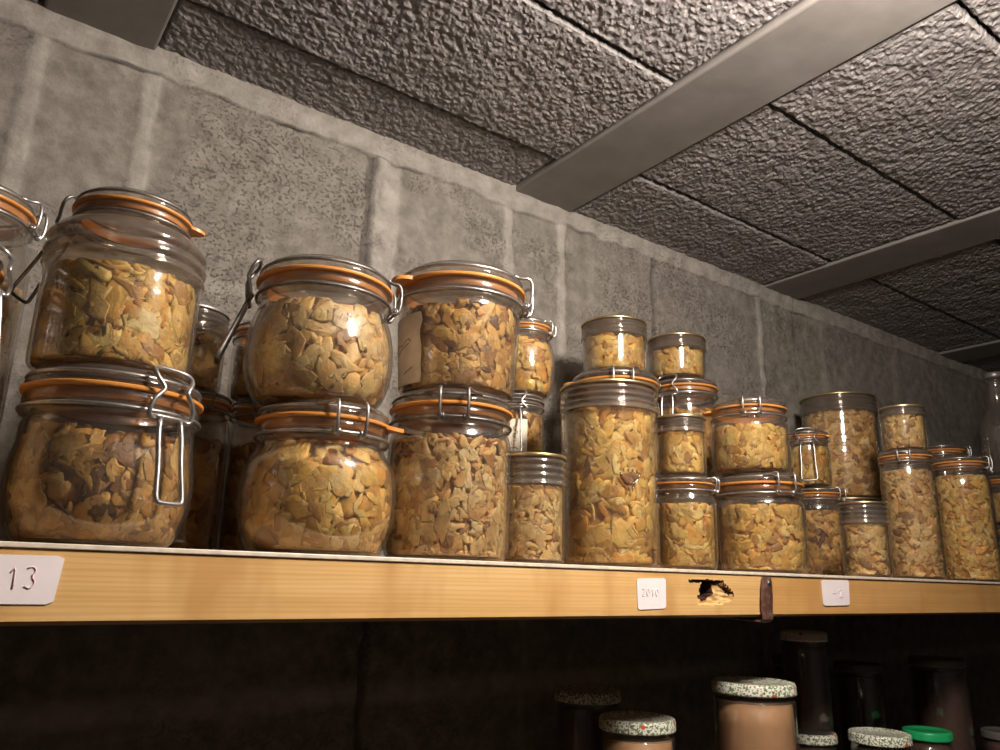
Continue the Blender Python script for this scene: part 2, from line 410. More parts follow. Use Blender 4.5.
def clip_jar(key, X, Y, R, zb, H, kind, RL, label, hinge=0, tab=None, fill=.8, mat='golden_mushroom', count=260, size=.011,
             latch=True, lever=8, rubber='orange_rubber', wire='steel_wire', group='clip-top jars of preserved mushrooms', seed=1, hinge_vis=True, content=True, latch_scale=1.0):
    t = thing('clip_top_jar', label, 'jar', (X, Y, zb), group)
    s = RL / .055
    gh, lh, fh = .0100 * s, .0125 * s, .0095 * s     # rubber band, glass lid, neck flange
    if kind == 'inset': fh = .0045
    z1 = H - gh - lh; zn = z1 - fh
    prof = body_profile(kind, R, RL, zn)
    rim = [(RL * .99, zn + .001), (RL, zn + .003 * s), (RL * .985, zn + .005 * s), (RL * .99, z1 - .002 * s), (RL * .995, z1 + .001 * s), (RL * .99, z1 + gh * .55), (RL * .975, z1 + gh * .62), (RL * .955, z1 + gh * .6), (RL * .95, z1), (RL * .86, z1)]
    b = MB(); b.lathe(glass_shell(prof, rim), 56); bo = b.build('body', ['clear_glass', 'rib_glass'], t)
    bo.data.polygons.foreach_set('material_index', [1 if z1 - .0005 > f.center.z > (zn - .0005 if kind != 'inset' else .71 * (zn - .007)) else 0 for f in bo.data.polygons])
    # lid: flange on the rubber, groove for the wire, raised foot ring, recessed crown
    zl = z1 + gh
    L = MB()
    lp = [(0, zl + .0005), (RL * .90, zl + .0005), (RL * .985, zl), (RL * 1.0, zl + .0025 * s), (RL * .985, zl + .005 * s), (RL * .955, zl + .006 * s), (RL * .95, zl + .0085 * s),
          (RL * .90, zl + .0115 * s), (RL * .84, H), (RL * .78, H - .0004), (RL * .74, H - .0035 * s), (RL * .5, H - .0045 * s), (0, H - .0045 * s)]
    L.lathe(lp, 56); L.build('lid', ['thick_glass'], t)
    # rubber: two lips with a recessed band between
    g = MB()
    gp = [(RL * .86, z1 + .0003), (RL * .94, z1 + .0003), (RL * .946, z1 + gh * .3), (RL * .946, z1 + gh * .64), (RL * 1.022, z1 + gh * .66), (RL * 1.034, z1 + gh * .74), (RL * 1.034, zl - gh * .1), (RL * 1.01, zl - .0002), (RL * .86, zl - .0002)]
    g.lathe(gp, 56, closed=True)
    # direction helpers: angle 0 faces the viewer's side of the jar, positive turns to the right
    d = math.hypot(X, Y); cx, cy = -X / d, -Y / d; rx, ry = Y / d, -X / d
    def fr(phi):
        a = math.radians(phi); c, q = math.cos(a), math.sin(a)
        o_ = Vector((c * cx + q * rx, c * cy + q * ry, 0)); u_ = Vector((-o_.y, o_.x, 0))
        return o_, u_                               # outward, tangential (to the viewer's right at phi=0)
    if tab is not None:
        o_, u_ = fr(tab); w = .011 * s; l = .0135 * s; th = .0016 * s; zt = zl - .0022 * s
        pts = []
        for q in range(9):
            a = -PI / 2 + PI * q / 8
            pts.append((math.cos(a) * l, math.sin(a) * w))
        pts = [(-.006 * s, -w * 1.15)] + pts + [(-.006 * s, w * 1.15)]
        vs = []
        for zz in (0, 1):
            for (a, c) in pts:
                p = o_ * (RL * .995 + a) + u_ * c; drop = -.10 * max(a, 0) + .12 * max(a, 0) * (c / w)
                vs.append((p.x, p.y, zt + drop + (th if zz else -th)))
        n = len(pts)
        g.add(vs, [tuple(range(n))[::-1], tuple(range(n, 2 * n))] + [(k, (k + 1) % n, n + (k + 1) % n, n + k) for k in range(n)])
    g.build('gasket', [rubber], t, angle=50)
    # wires
    wr = .0014 * max(s, .72)
    zr_l = zl + .0062 * s; zr_n = z1 - .0048 * s
    W = MB()
    def ring(rr, z): return [(rr * math.cos(2 * PI * k / 48), rr * math.sin(2 * PI * k / 48), z) for k in range(48)]
    W.tube(ring(RL * 1.008, zr_n), wr, 6, cyc=True)
    W.tube(ring(RL * .975, zr_l), wr, 6, cyc=True)
    W.build('wire_bail', [wire], t)
    def loc(phi, pts):
        o_, u_ = fr(phi); rv = []
        for u, v, z in pts:                         # u tangential, v outward from the rim, z height
            ang = u / RL; base = o_ * math.cos(ang) + u_ * math.sin(ang)
            p = base * (RL + v); rv.append((p.x, p.y, z))
        return rv
    h = MB(); hw = .0105 * s
    for sg in (-1, 1):
        h.tube(loc(hinge, [(sg * .026 * s, -.0005 * s, zr_l + .001 * s), (sg * .017 * s, .001 * s, zr_l + .002 * s), (sg * hw, .0065 * s, zr_l + .0045 * s), (sg * hw, .0095 * s, zr_l - .001 * s), (sg * hw, .0090 * s, zr_n + .004 * s), (sg * hw, .0062 * s, zr_n - .002 * s), (sg * (hw - .002 * s), .003 * s, zr_n - .003 * s)]), wr, 7, smooth=1)
        for q in range(3):                          # coil round the pivot rod
            cu = sg * (hw + (.001 - .0016 * q) * s)
            h.tube(loc(hinge, [(cu, .0042 * s + .0022 * s * math.cos(a), zr_n + .0022 * s * math.sin(a)) for a in np.linspace(0, 2 * PI, 9)[:-1]]), wr * .85, 6, cyc=True)
    h.tube(loc(hinge, [(u * s, .0042 * s, zr_n) for u in (-.013, -.006, 0, .006, .013)]), wr * .9, 7)
    if hinge_vis: h.build('hinge', [wire], t)
    if latch:
        l = MB(); ph = hinge + 180; s = max(s, 1.02) * latch_scale; zt_ = H + .0005 * s
        half = [(.0085, .0005, zt_ + .001 * s), (.0125, .004, zt_ - .0015 * s), (.0120, .007, zt_ - .006 * s), (.0075, .0085, zt_ - .0125 * s), (.0075, .0085, zt_ - .015 * s), (.0130, .0088, zt_ - .022 * s), (.0140, .007, zr_n - .005 * s), (.0095, .0055, zr_n - .005 * s)]
        left = [(-u * s, v * s, z) for u, v, z in half][::-1]
        right = [(u * s, v * s, z) for u, v, z in half]
        l.tube(loc(ph, left + right), wr * 1.15, 7, smooth=2)
        l.tube(loc(ph, [(u * s, .0055 * s, zr_n - .004 * s) for u in (-.0125, -.006, 0, .006, .0125)]), wr * 1.3, 7)
        lo = l.build('latch', [wire], t)
        lev = MB(); la = math.radians(lever); LL = .054 * s
        def lp_(u, q): return (u * s, .006 * s + q * LL * math.sin(la), zr_n - .004 * s - q * LL * math.cos(la))
        lp2 = [lp_(-.0062, 0), lp_(-.0074, .2), lp_(-.0066, .55), lp_(-.0072, .85), lp_(-.0070, .98), lp_(-.005, 1.0), lp_(.005, 1.0), lp_(.0070, .98), lp_(.0072, .85), lp_(.0066, .55), lp_(.0074, .2), lp_(.0062, 0)]
        lev.tube(loc(ph, lp2), wr * 1.25, 7, smooth=2)
        lev.build('lever', [wire], lo)
    if content:
        rin = rin_of(prof)
        mushrooms(t, rin, .0038, zn * fill, count, size, mat, seed)
    return t, prof, fr, zn

def capsule_jar(key, X, Y, R, zb, H, label, fill=.92, mat='tan_mushroom', count=160, size=.010, lid='gold_lid', group='straight jars with thin metal lids', seed=1, neck=.30, bandh=None, content=True):
    t = thing('straight_jar', label, 'jar', (X, Y, zb), group)
    ring = bandh or min(.027, H * neck); zn = H - ring - .0016
    p = [(.88 * R, 0), (.93 * R, .0025), (.955 * R, .01), (.96 * R, .5 * zn), (.965 * R, zn * .985), (1.0 * R, zn + .001), (R * 1.0, zn + .0025), (R * .965, zn + .0045)]
    prof = spline(p, 4)
    gr = []
    for k in range(3):
        z = zn + .0055 + (ring - .008) * (k / 3); dz = (ring - .008) / 3
        gr += [(R * .94, z), (R * .985, z + dz * .3), (R * .99, z + dz * .5), (R * .985, z + dz * .62), (R * .94, z + dz * .92)]
    rim = gr + [(R * .955, H - .0035), (R * .95, H - .0018), (R * .90, H - .0018)]
    b = MB(); b.lathe(glass_shell(prof, rim), 52); bo = b.build('body', ['clear_glass', 'rib_glass'], t)
    mi = [1 if sum(bo.data.vertices[v].co.z for v in f.vertices) / len(f.vertices) > zn else 0 for f in bo.data.polygons]
    bo.data.polygons.foreach_set('material_index', mi)
    l = MB(); l.lathe([(0, H - .0016), (R * .96, H - .0017), (R * .985, H - .0030), (R * .995, H - .0022), (R * .995, H - .0006), (R * .98, H + .0002), (R * .93, H), (R * .9, H - .0007), (0, H - .0007)], 52)
    l.build('lid', [lid], t)
    if content: mushrooms(t, rin_of(prof), .0038, zn * fill if fill <= 1 else zn + ring * (fill - 1), count, size, mat, seed)
    return t, prof

def preserve_jar(X, Y, R, zb, H, label, lid_mat, fill_mat, group, fill=.96):
    t = thing('preserve_jar', label, 'jar', (X, Y, zb), group)
    lh = .0112; zn = H - lh
    prof = spline([(.84 * R, 0), (.93 * R, .003), (.955 * R, .012), (.96 * R, .5 * zn), (.96 * R, zn - .016), (.93 * R, zn - .008), (.90 * R, zn - .002)], 4)
    b = MB(); b.lathe(glass_shell(prof, [(.90 * R, zn + .006), (.87 * R, zn + .006)]), 40); b.build('body', ['clear_glass'], t)
    l = MB(); lp = [(R * .92, zn - .0005), (R * .985, zn - .0008), (R, zn + .0008), (R * .995, zn + .002), (R * .99, H - .003), (R * .965, H - .0006), (R * .9, H), (R * .84, H - .0002), (R * .80, H - .0012), (0, H - .0010)]
    l.lathe(lp + [(0, H - .003), (R * .93, H - .004), (R * .92, zn - .0005)], 48); l.build('lid', [lid_mat], t)
    rin = rin_of(prof); zt = zn * fill
    c = MB(); zs = np.linspace(.0055, zt, 10)
    c.lathe([(0, zs[0])] + [(rin(z) - .0003, z) for z in zs] + [(0, zs[-1])], 36); c.build('filling', [fill_mat], t)
    return t

def curved_label(parent, prof, fr, phi0, phi1, z0, z1, mat, strokes, ink, torn=.0):
    """paper wrapped on the glass between two angles; strokes in label space (0..1, 0..1)"""
    zs = [z for r, z in prof]; rs = [r for r, z in prof]
    R = lambda z: float(np.interp(z, zs, rs)) + .0006
    def P(a, b, lift=0):
        o_, _ = fr(phi0 + (phi1 - phi0) * a); z = z0 + (z1 - z0) * b; q = o_ * (R(z) + lift); return (q.x, q.y, z)
    m = MB(); n, k = 14, 8; vs = []
    rr = random.Random(3)
    for j in range(k + 1):
        e = torn * rr.uniform(-1, 1)
        for i in range(n + 1): vs.append(P(i / n * (1 + e), j / k))
    N = (n + 1) * (k + 1)
    vs2 = []
    rr = random.Random(3)
    for j in range(k + 1):
        e = torn * rr.uniform(-1, 1)
        for i in range(n + 1): vs2.append(P(i / n * (1 + e), j / k, .0004))
    fs = [(j * (n + 1) + i, j * (n + 1) + i + 1, (j + 1) * (n + 1) + i + 1, (j + 1) * (n + 1) + i) for j in range(k) for i in range(n)]
    m.add(vs + vs2, [f[::-1] for f in fs] + [tuple(q + N for q in f) for f in fs])
    lab = m.build('paper_label', [mat], parent)
    w = MB()
    for st in strokes:
        w.tube([P(a, b, .0006) for a, b in st], .00045, 5, smooth=1)
    w.build('writing', [ink], lab)

# ------------------------------------------------------------------ room
def wall_fields(x, z):
    """relief, mortar and crack masks of the block wall at x (along it) and z (relative height)"""
    n1 = noise.noise(Vector((x * 9, z * 9, 1.3))); n2 = noise.noise(Vector((x * 40, z * 40, 4.1))); n3 = noise.noise(Vector((x * 130, z * 130, 7.7)))
    mort = 0.0; dep = .0012 * n2 + .0006 * n3; crack = 0.0
    zedge = .5275 + .005 * n1 + .003 * n2
    if z > zedge:
        mort = .8; dep += .0035 + .003 * max(0, (z - .540) / .016) + .0015 * n2
        if z > .55: mort = .65
    d = abs(z - (zedge - .0008))
    ck = max(0, 1 - d / .0024) * (1.0 if .0 < x < .52 else .45) * max(0, .35 + 1.5 * noise.noise(Vector((x * 17, 2.2, 0))))
    crack = max(0, min(1, ck))
    if z <= zedge:
        for jx, w, k in (JOINTS if z > .1 else LOW_JOINTS):
            c = jx + .004 * noise.noise(Vector((z * 16, jx * 9, 0))) + .002 * n2
            ww = w * (1 + .5 * noise.noise(Vector((z * 22, jx * 5, 3))))
            q = abs(x - c) / max(ww * .5, .003)
            if q < 1.25:
                m_ = min(1, max(0, (1.25 - q) / .4))
                if k == 'light': mort = max(mort, m_ * .95); dep += .0022 * m_
                elif k == 'faint': mort = max(mort, m_ * .45); dep += .0008 * m_
                elif k == 'crust': mort = max(mort, m_ * (1.1 + .5 * n2)); dep += .0060 * m_ * (.7 + 1.3 * n2 + .5 * n3)
                elif k == 'dark': crack = max(crack, m_ * .55); dep -= .006 * m_
        hz = abs(z + .125 + .004 * n1)
        if hz < .011: mort = max(mort, .8 * min(1, (.011 - hz) / .004)); dep += .0015
        hz = abs(z - .30 + .004 * n1)
        if hz < .009: mort = max(mort, .5 * min(1, (.009 - hz) / .004)); dep += .001
    return dep, min(1, max(0, mort)), crack
JOINTS = [(.004, .016, 'light'), (.112, .015, 'light'), (.402, .036, 'crust'), (.378, .008, 'dark'), (.601, .015, 'light'), (.701, .015, 'light'), (.905, .011, 'dark'), (1.192, .014, 'light'), (1.40, .012, 'faint'), (1.69, .02, 'faint'), (2.2, .02, 'faint')]

LOW_JOINTS = [(.414, .008, 'dark'), (.64, .010, 'faint'), (1.15, .010, 'faint')]

def build_room():
    x0, x1, z0, z1 = -.55, 2.9, -.45, .575
    xl = list(np.arange(x0, -.05, .012)) + list(np.arange(-.05, 1.3, .0036)) + list(np.linspace(1.3, x1, 220))
    zl = list(np.arange(z0, .10, .011)) + list(np.arange(.10, .505, .0052)) + list(np.arange(.505, .562, .0018)) + [z1]
    nx = len(xl) - 1; nz = len(zl) - 1
    V = []; M = []; C = []
    for z in zl:
        for x in xl:
            d, m, c = wall_fields(x, z)
            V.append((x, WALL_Y - d, z)); M.append(m); C.append(c)
    F = [(j * (nx + 1) + i, j * (nx + 1) + i + 1, (j + 1) * (nx + 1) + i + 1, (j + 1) * (nx + 1) + i) for j in range(nz) for i in range(nx)]
    mb = MB(); mb.add(V, F)
    # the same wall beyond the part in front of the shelves
    mb.box(x0, x1, WALL_Y + .012, WALL_Y + .2, -ZO, .80)
    mb.box(-1.6, x0, WALL_Y, WALL_Y + .2, -ZO, .80); mb.box(x1, 4.6, WALL_Y, WALL_Y + .2, -ZO, .80)
    mb.box(x0, x1, WALL_Y, WALL_Y + .02, -ZO, z0 + .002)
    n = len(V); tot = len(mb.v)
    me = bpy.data.meshes.new('wall_back'); me.from_pydata(mb.v, [], mb.f); me.materials.append(MATS['block_wall'])
    for nm, arr in (('mortar', M), ('crack', C)):
        a = me.attributes.new(nm, 'FLOAT', 'POINT'); a.data.foreach_set('value', arr + [0.0] * (tot - n))
    me.polygons.foreach_set('use_smooth', [True] * len(F) + [False] * (len(mb.f) - len(F))); me.update()
    o = bpy.data.objects.new('wall_back', me); COL.objects.link(o); structure(o)
    for nm, b in (('wall_left', (-1.8, -1.6, -1.8, WALL_Y + .2)), ('wall_right', (4.6, 4.8, -1.8, WALL_Y + .2)), ('wall_front', (-1.8, 4.8, -2.0, -1.8))):
        w = MB(); w.box(b[0], b[1], b[2], b[3], -ZO, .80); structure(w.build(nm, ['plain_concrete'], smooth=False))
    f = MB(); f.box(-1.8, 4.8, -2.0, WALL_Y + .2, -ZO - .1, -ZO); structure(f.build('floor', ['floor_concrete'], smooth=False))
    # ceiling: precast beams with rough blocks between them
    beams = [(-1.757, .109), (-1.152, .109), (-.547, .109), (.055, .108), (.662, .109), (1.262, .109), (1.955, .109), (2.56, .109), (3.165, .109), (3.77, .109), (4.37, .109)]
    seam0 = [.70, .70, .70, .717, .676, .673, .68, .70, .69, .7]
    c = MB(); rr = random.Random(5)
    for i in range(len(beams) - 1):
        a = beams[i][0] + beams[i][1] / 2 + .001; b = beams[i + 1][0] - beams[i + 1][1] / 2 - .001
        ys = [WALL_Y + .03, seam0[i]]
        while ys[-1] > -1.8: ys.append(ys[-1] - .212)
        near = -.3 < (a + b) / 2 < 2.6
        edges = [(y0, y1) for y1, y0 in zip(ys, ys[1:])]
        for y0, y1 in edges:
            dz = rr.uniform(-.002, .003); g = .0012
            xa, xb, ya, yb = a + rr.uniform(0, .003), b - rr.uniform(0, .003), y0 + g, y1 - g
            if not (near and y1 > .1):
                c.bbox(xa, xb, ya, yb, CEIL + dz, CEIL + .12, .003); continue
            # underside modelled as a relief of coarse aggregate
            st = .0030 if xb < 1.4 else .0042
            nx_ = int((xb - xa) / st); ny_ = int((yb - ya) / st); vs = []
            for q in range(ny_ + 1):
                y = ya + (yb - ya) * q / ny_
                for p in range(nx_ + 1):
                    x = xa + (xb - xa) * p / nx_
                    n1 = noise.noise(Vector((x * 140, y * 140, i * 3.1))); n2 = noise.noise(Vector((x * 240, y * 240, 9.3))); n0 = noise.noise(Vector((x * 22, y * 22, 5.5)))
                    e = min(x - xa, xb - x, y - ya, yb - y) + .003 * n1
                    h = .0027 * min(1, max(0, n1 + .15)) + .0017 * max(-.4, n2) + .0012 * n0
                    h += .006 * max(0, 1 - e / .0042) ** 2
                    vs.append((x, y, CEIL + dz + h))
            c.add(vs, [(q * (nx_ + 1) + p, (q + 1) * (nx_ + 1) + p, (q + 1) * (nx_ + 1) + p + 1, q * (nx_ + 1) + p + 1) for q in range(ny_) for p in range(nx_)])
            c.box(xa + .001, xb - .001, ya + .001, yb - .001, CEIL + .013, CEIL + .12)
    c.box(-1.8, 4.8, -2.0, WALL_Y + .2, CEIL + .05, CEIL + .25)
    structure(c.build('ceiling', ['ceiling_block'], smooth=False))
    for k, (bx, bw) in enumerate(beams):
        b = MB(); b.bbox(bx - bw / 2, bx + bw / 2, -1.8, WALL_Y + .03, CEIL - .003, CEIL + .10, .003)
        structure(b.build('trim_%d' % (k + 1), ['concrete_beam'], smooth=False))

# ------------------------------------------------------------------ shelf
def knot_relief(x, z):
    """how far the splintered knot is sunk into the board at x, z, and which wood shows there"""
    n = noise.noise(Vector((x * 400, z * 400, .5))); dep = 0; mi = 0
    # deep eye of the knot
    u = (x - .6150) / .0120; v = (z + .0060) / .0105
    e = u * u + v * v + .25 * n
    if v > -.2 or True:
        if e < 1 and v > -1.0 + .9 * max(0, u * .55 + .35): dep = .016 * min(1, (1 - e) * 3 + .25); mi = 2
    # split along the top
    zt = .0030 + .0010 * n
    if .5885 < x < .6390 and abs(z - zt) < .0014 * (1 - .3 * abs(x - .613) / .024): dep = max(dep, .006); mi = 2
    # broken flake to the right
    if mi == 0 and .600 < x < .652:
        low = -.0185 + .25 * max(0, x - .632); hi = .0018 - .45 * max(0, x - .634)
        if low + .001 * n < z < hi + .001 * n and (x > .6150 or v < -.4):
            dep = .0035 + .0022 * noise.noise(Vector((x * 90, z * 260, 2))) + .002 * (z - low) / .02; mi = 1
    zz = .0012 - .66 * (x - .6385) + .0016 * math.sin(x * 1900)
    if .6385 < x < .6535 and abs(z - zz) < .0013 + .0012 * n: dep = max(dep, .006); mi = 2
    return dep, mi

def build_shelf():
    t = thing('shelf', 'long pine shelf with pale top edge carrying the clip-top jars of mushrooms', 'shelf', (.7, SHELF_Y, BOT))
    ox, oy, oz = .7, SHELF_Y, BOT
    XL, XJ, XR = -1.0, .7045, 3.0
    # left board with the broken knot: fine grid round the knot
    xs = list(np.arange(XL, .575, .08)) + list(np.arange(.575, .668, .0009)) + list(np.linspace(.668, XJ - .0006, 4))
    zs = [BOT, BOT + .0012] + list(np.linspace(BOT + .0024, TOP - .0024, 48))
    m = MB(); V = []; MI = []
    for z in zs:
        for x in xs:
            d, mi = knot_relief(x, z) if .575 < x < .668 and BOT + .002 < z < TOP - .004 else (0, 0)
            ch = max(0, BOT + .0024 - z) * 1.1
            V.append((x - ox, max(d, ch), z - oz)); MI.append(mi)
    nx = len(xs); nz = len(zs)
    for p in V: m.v.append(p)
    for j in range(nz - 1):
        for i in range(nx - 1):
            q = (j * nx + i, j * nx + i + 1, (j + 1) * nx + i + 1, (j + 1) * nx + i)
            m.f.append(q); m.m.append(max(MI[k] for k in q))
    # body behind the face
    bx0, bx1, bz0, bz1 = XL - ox, XJ - .0006 - ox, 0.0, TOP - .0024 - oz
    m.add([(bx0, .00264, bz0), (bx1, .00264, bz0), (bx1, 0, bz1), (bx0, 0, bz1), (bx0, .026, bz0), (bx1, .026, bz0), (bx1, .026, bz1), (bx0, .026, bz1)],
          [(4, 7, 6, 5), (0, 4, 5, 1), (3, 2, 6, 7), (0, 3, 7, 4), (1, 5, 6, 2)])
    m.build('front_board', ['pine_wood', 'splintered_wood', 'decayed_knot'], t, smooth=False)
    m = MB(); q = [(.0029, 0), (.026, 0), (.026, TOP - .0024 - oz), (.0004, TOP - .0024 - oz), (.0004, .0024)]
    m.add([(xx - ox, y, z) for xx in (XJ + .0006, XR) for y, z in q], [(0, 1, 2, 3, 4), (9, 8, 7, 6, 5)] + [(k, (k + 1) % 5, 5 + (k + 1) % 5, 5 + k) for k in range(5)])
    m.build('front_board', ['pine_wood_falloff'], t, smooth=False)  # right-hand board, lamp falloff painted into its darker wood
    m = MB(); m.bbox(XL - ox, XR - ox, -.0016, .0015, TOP - .0030 - oz, TOP - oz, .0006)
    m.build('edge_strip', ['pale_edge'], t, smooth=False)
    m = MB(); m.box(XL - ox, XR - ox, .0012, WALL_Y - SHELF_Y - .006, TOP - .0024 - oz, TOP - .0004 - oz); m.box(XL - ox, XR - ox, .0262, WALL_Y - SHELF_Y - .006, TOP - .020 - oz, TOP - .0024 - oz)
    m.build('shelf_panel', ['raw_panel'], t, smooth=False)
    m = MB(); m.bbox(XL - ox, XR - ox, WALL_Y - SHELF_Y - .045, WALL_Y - SHELF_Y - .007, -.012, TOP - .020 - oz, .001)
    m.build('support_batten', ['dark_timber'], t, smooth=False)
    # rusty strap folded over the joint, its tail running back under the board
    m = MB(); sx = .7055 - ox
    path = [(-.0030, .0395, .0070), (-.0034, .034, .0085), (-.0034, .020, .0098), (-.0036, .006, .0092), (-.0042, -.002, .0086), (-.0010, -.0045, .0088), (.012, -.0036, .010), (.040, -.0028, .012), (.075, -.0020, .012)]
    vs = []; th = .0022
    for i, (y, z, w) in enumerate(path):
        lean = -.004 * (1 - z / .042) if z > 0 else -.004
        a = Vector(path[min(i + 1, len(path) - 1)][:2]) - Vector(path[max(i - 1, 0)][:2]); a.normalize(); nrm = Vector((-a.y, a.x)) * th / 2
        for sg in (1, -1):
            for e in (-1, -.8, .8, 1):
                q = .35 if abs(e) == 1 else 1
                vs.append((sx + lean + e * w, y + sg * nrm.x * q, z + sg * nrm.y * q))
    fs = []; L = 8; ordr = [0, 1, 2, 3, 7, 6, 5, 4]
    for i in range(len(path) - 1):
        for k in range(8):
            a, b = ordr[k], ordr[(k + 1) % 8]; fs.append((i * L + a, i * L + b, (i + 1) * L + b, (i + 1) * L + a))
    fs += [tuple(ordr), tuple((len(path) - 1) * L + q for q in ordr[::-1])]
    m.add(vs, fs); st = m.build('metal_strap', ['rusty_strap'], t, angle=40); st['label'] = 'rusty brown metal strap folded over the board joint'
    nl = MB(); nl.lathe([(0, -.0012), (.0026, -.0008), (.0026, .0004), (0, .0006)], 14)
    no = nl.build('nail', ['dull_wire'], st); no.rotation_euler = (PI / 2, 0, 0); no.location = (sx + .002, -.0045, .0335)

DIG = {'1': [[(.25, .72), (.55, 1), (.55, 0)]], '3': [[(.1, .9), (.5, 1), (.8, .8), (.45, .55), (.85, .3), (.5, 0), (.05, .12)]],
       '2': [[(.1, .8), (.4, 1), (.8, .8), (.6, .45), (.1, 0), (.9, .02)]], '0': [[(.5, 1), (.1, .7), (.1, .3), (.5, 0), (.9, .3), (.9, .7), (.5, 1)]], '-': [[(.1, .5), (.8, .5)]]}
def shelf_label(corners, text, ink, h, w, ctr, label):
    """a small square of paper stuck on the board; corners in shelf x, z"""
    cx = sum(c[0] for c in corners) / 4; cz = sum(c[1] for c in corners) / 4
    t = thing('paper_label', label, 'label', (cx, SHELF_Y - .0009, cz), 'paper labels on the shelf edge')
    m = MB(); vs = []
    out = []
    for i, c in enumerate(corners):                 # round the corners a little
        p, n_ = corners[i - 1], corners[(i + 1) % 4]
        for o in (p, n_): out.append((c[0] + (o[0] - c[0]) * .06 - cx, c[1] + (o[1] - c[1]) * .06 - cz))
    k = len(out)
    for y in (0, .0006): vs += [(a, y, b) for a, b in out]
    m.add(vs, [tuple(range(k)), tuple(range(k, 2 * k))[::-1]] + [(i, (i + 1) % k, k + (i + 1) % k, k + i) for i in range(k)])
    m.build('paper', ['paper'], t, smooth=False)
    wm = MB(); n = len(text); tot = n * w
    for i, ch in enumerate(text):
        for st in DIG[ch]:
            wm.tube([(ctr[0] - cx - tot / 2 + i * w + a * w * .75, -.0003, ctr[1] - cz + (b - .5) * h) for a, b in st], .00042, 5, smooth=1)
    wm.build('writing', [ink], t)
    return t

def build_lower_shelf():
    z = -.335
    t = thing('lower_shelf', 'dim lower shelf holding the small preserve jars under the pine shelf', 'shelf', (.7, SHELF_Y, z))
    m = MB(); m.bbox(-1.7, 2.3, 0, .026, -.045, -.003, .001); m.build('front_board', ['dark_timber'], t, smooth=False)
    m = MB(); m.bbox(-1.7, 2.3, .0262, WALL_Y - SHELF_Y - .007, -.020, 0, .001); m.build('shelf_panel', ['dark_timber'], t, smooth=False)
    G = 'preserve jars on the lower shelf'
    P = preserve_jar
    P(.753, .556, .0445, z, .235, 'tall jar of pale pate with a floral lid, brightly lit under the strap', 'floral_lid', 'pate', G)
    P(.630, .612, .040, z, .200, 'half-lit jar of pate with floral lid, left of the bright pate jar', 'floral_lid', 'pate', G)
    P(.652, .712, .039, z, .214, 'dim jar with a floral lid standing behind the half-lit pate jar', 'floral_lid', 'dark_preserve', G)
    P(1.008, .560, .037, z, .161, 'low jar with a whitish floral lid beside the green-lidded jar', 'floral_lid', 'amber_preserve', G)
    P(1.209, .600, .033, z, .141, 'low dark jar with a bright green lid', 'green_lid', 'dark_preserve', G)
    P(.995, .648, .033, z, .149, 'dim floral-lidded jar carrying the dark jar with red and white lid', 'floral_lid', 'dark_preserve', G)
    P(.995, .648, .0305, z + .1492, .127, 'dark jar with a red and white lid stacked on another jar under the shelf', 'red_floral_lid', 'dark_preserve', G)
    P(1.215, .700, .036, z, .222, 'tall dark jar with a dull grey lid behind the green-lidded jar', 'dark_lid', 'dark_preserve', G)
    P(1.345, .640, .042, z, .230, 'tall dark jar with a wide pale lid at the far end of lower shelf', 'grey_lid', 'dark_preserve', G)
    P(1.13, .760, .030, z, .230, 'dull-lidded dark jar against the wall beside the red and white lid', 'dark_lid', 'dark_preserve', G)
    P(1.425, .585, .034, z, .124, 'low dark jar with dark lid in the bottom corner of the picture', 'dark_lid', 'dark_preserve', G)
    P(1.545, .600, .030, z, .118, 'low dark jar with red lid at the far edge of lower shelf', 'red_lid', 'dark_preserve', G)

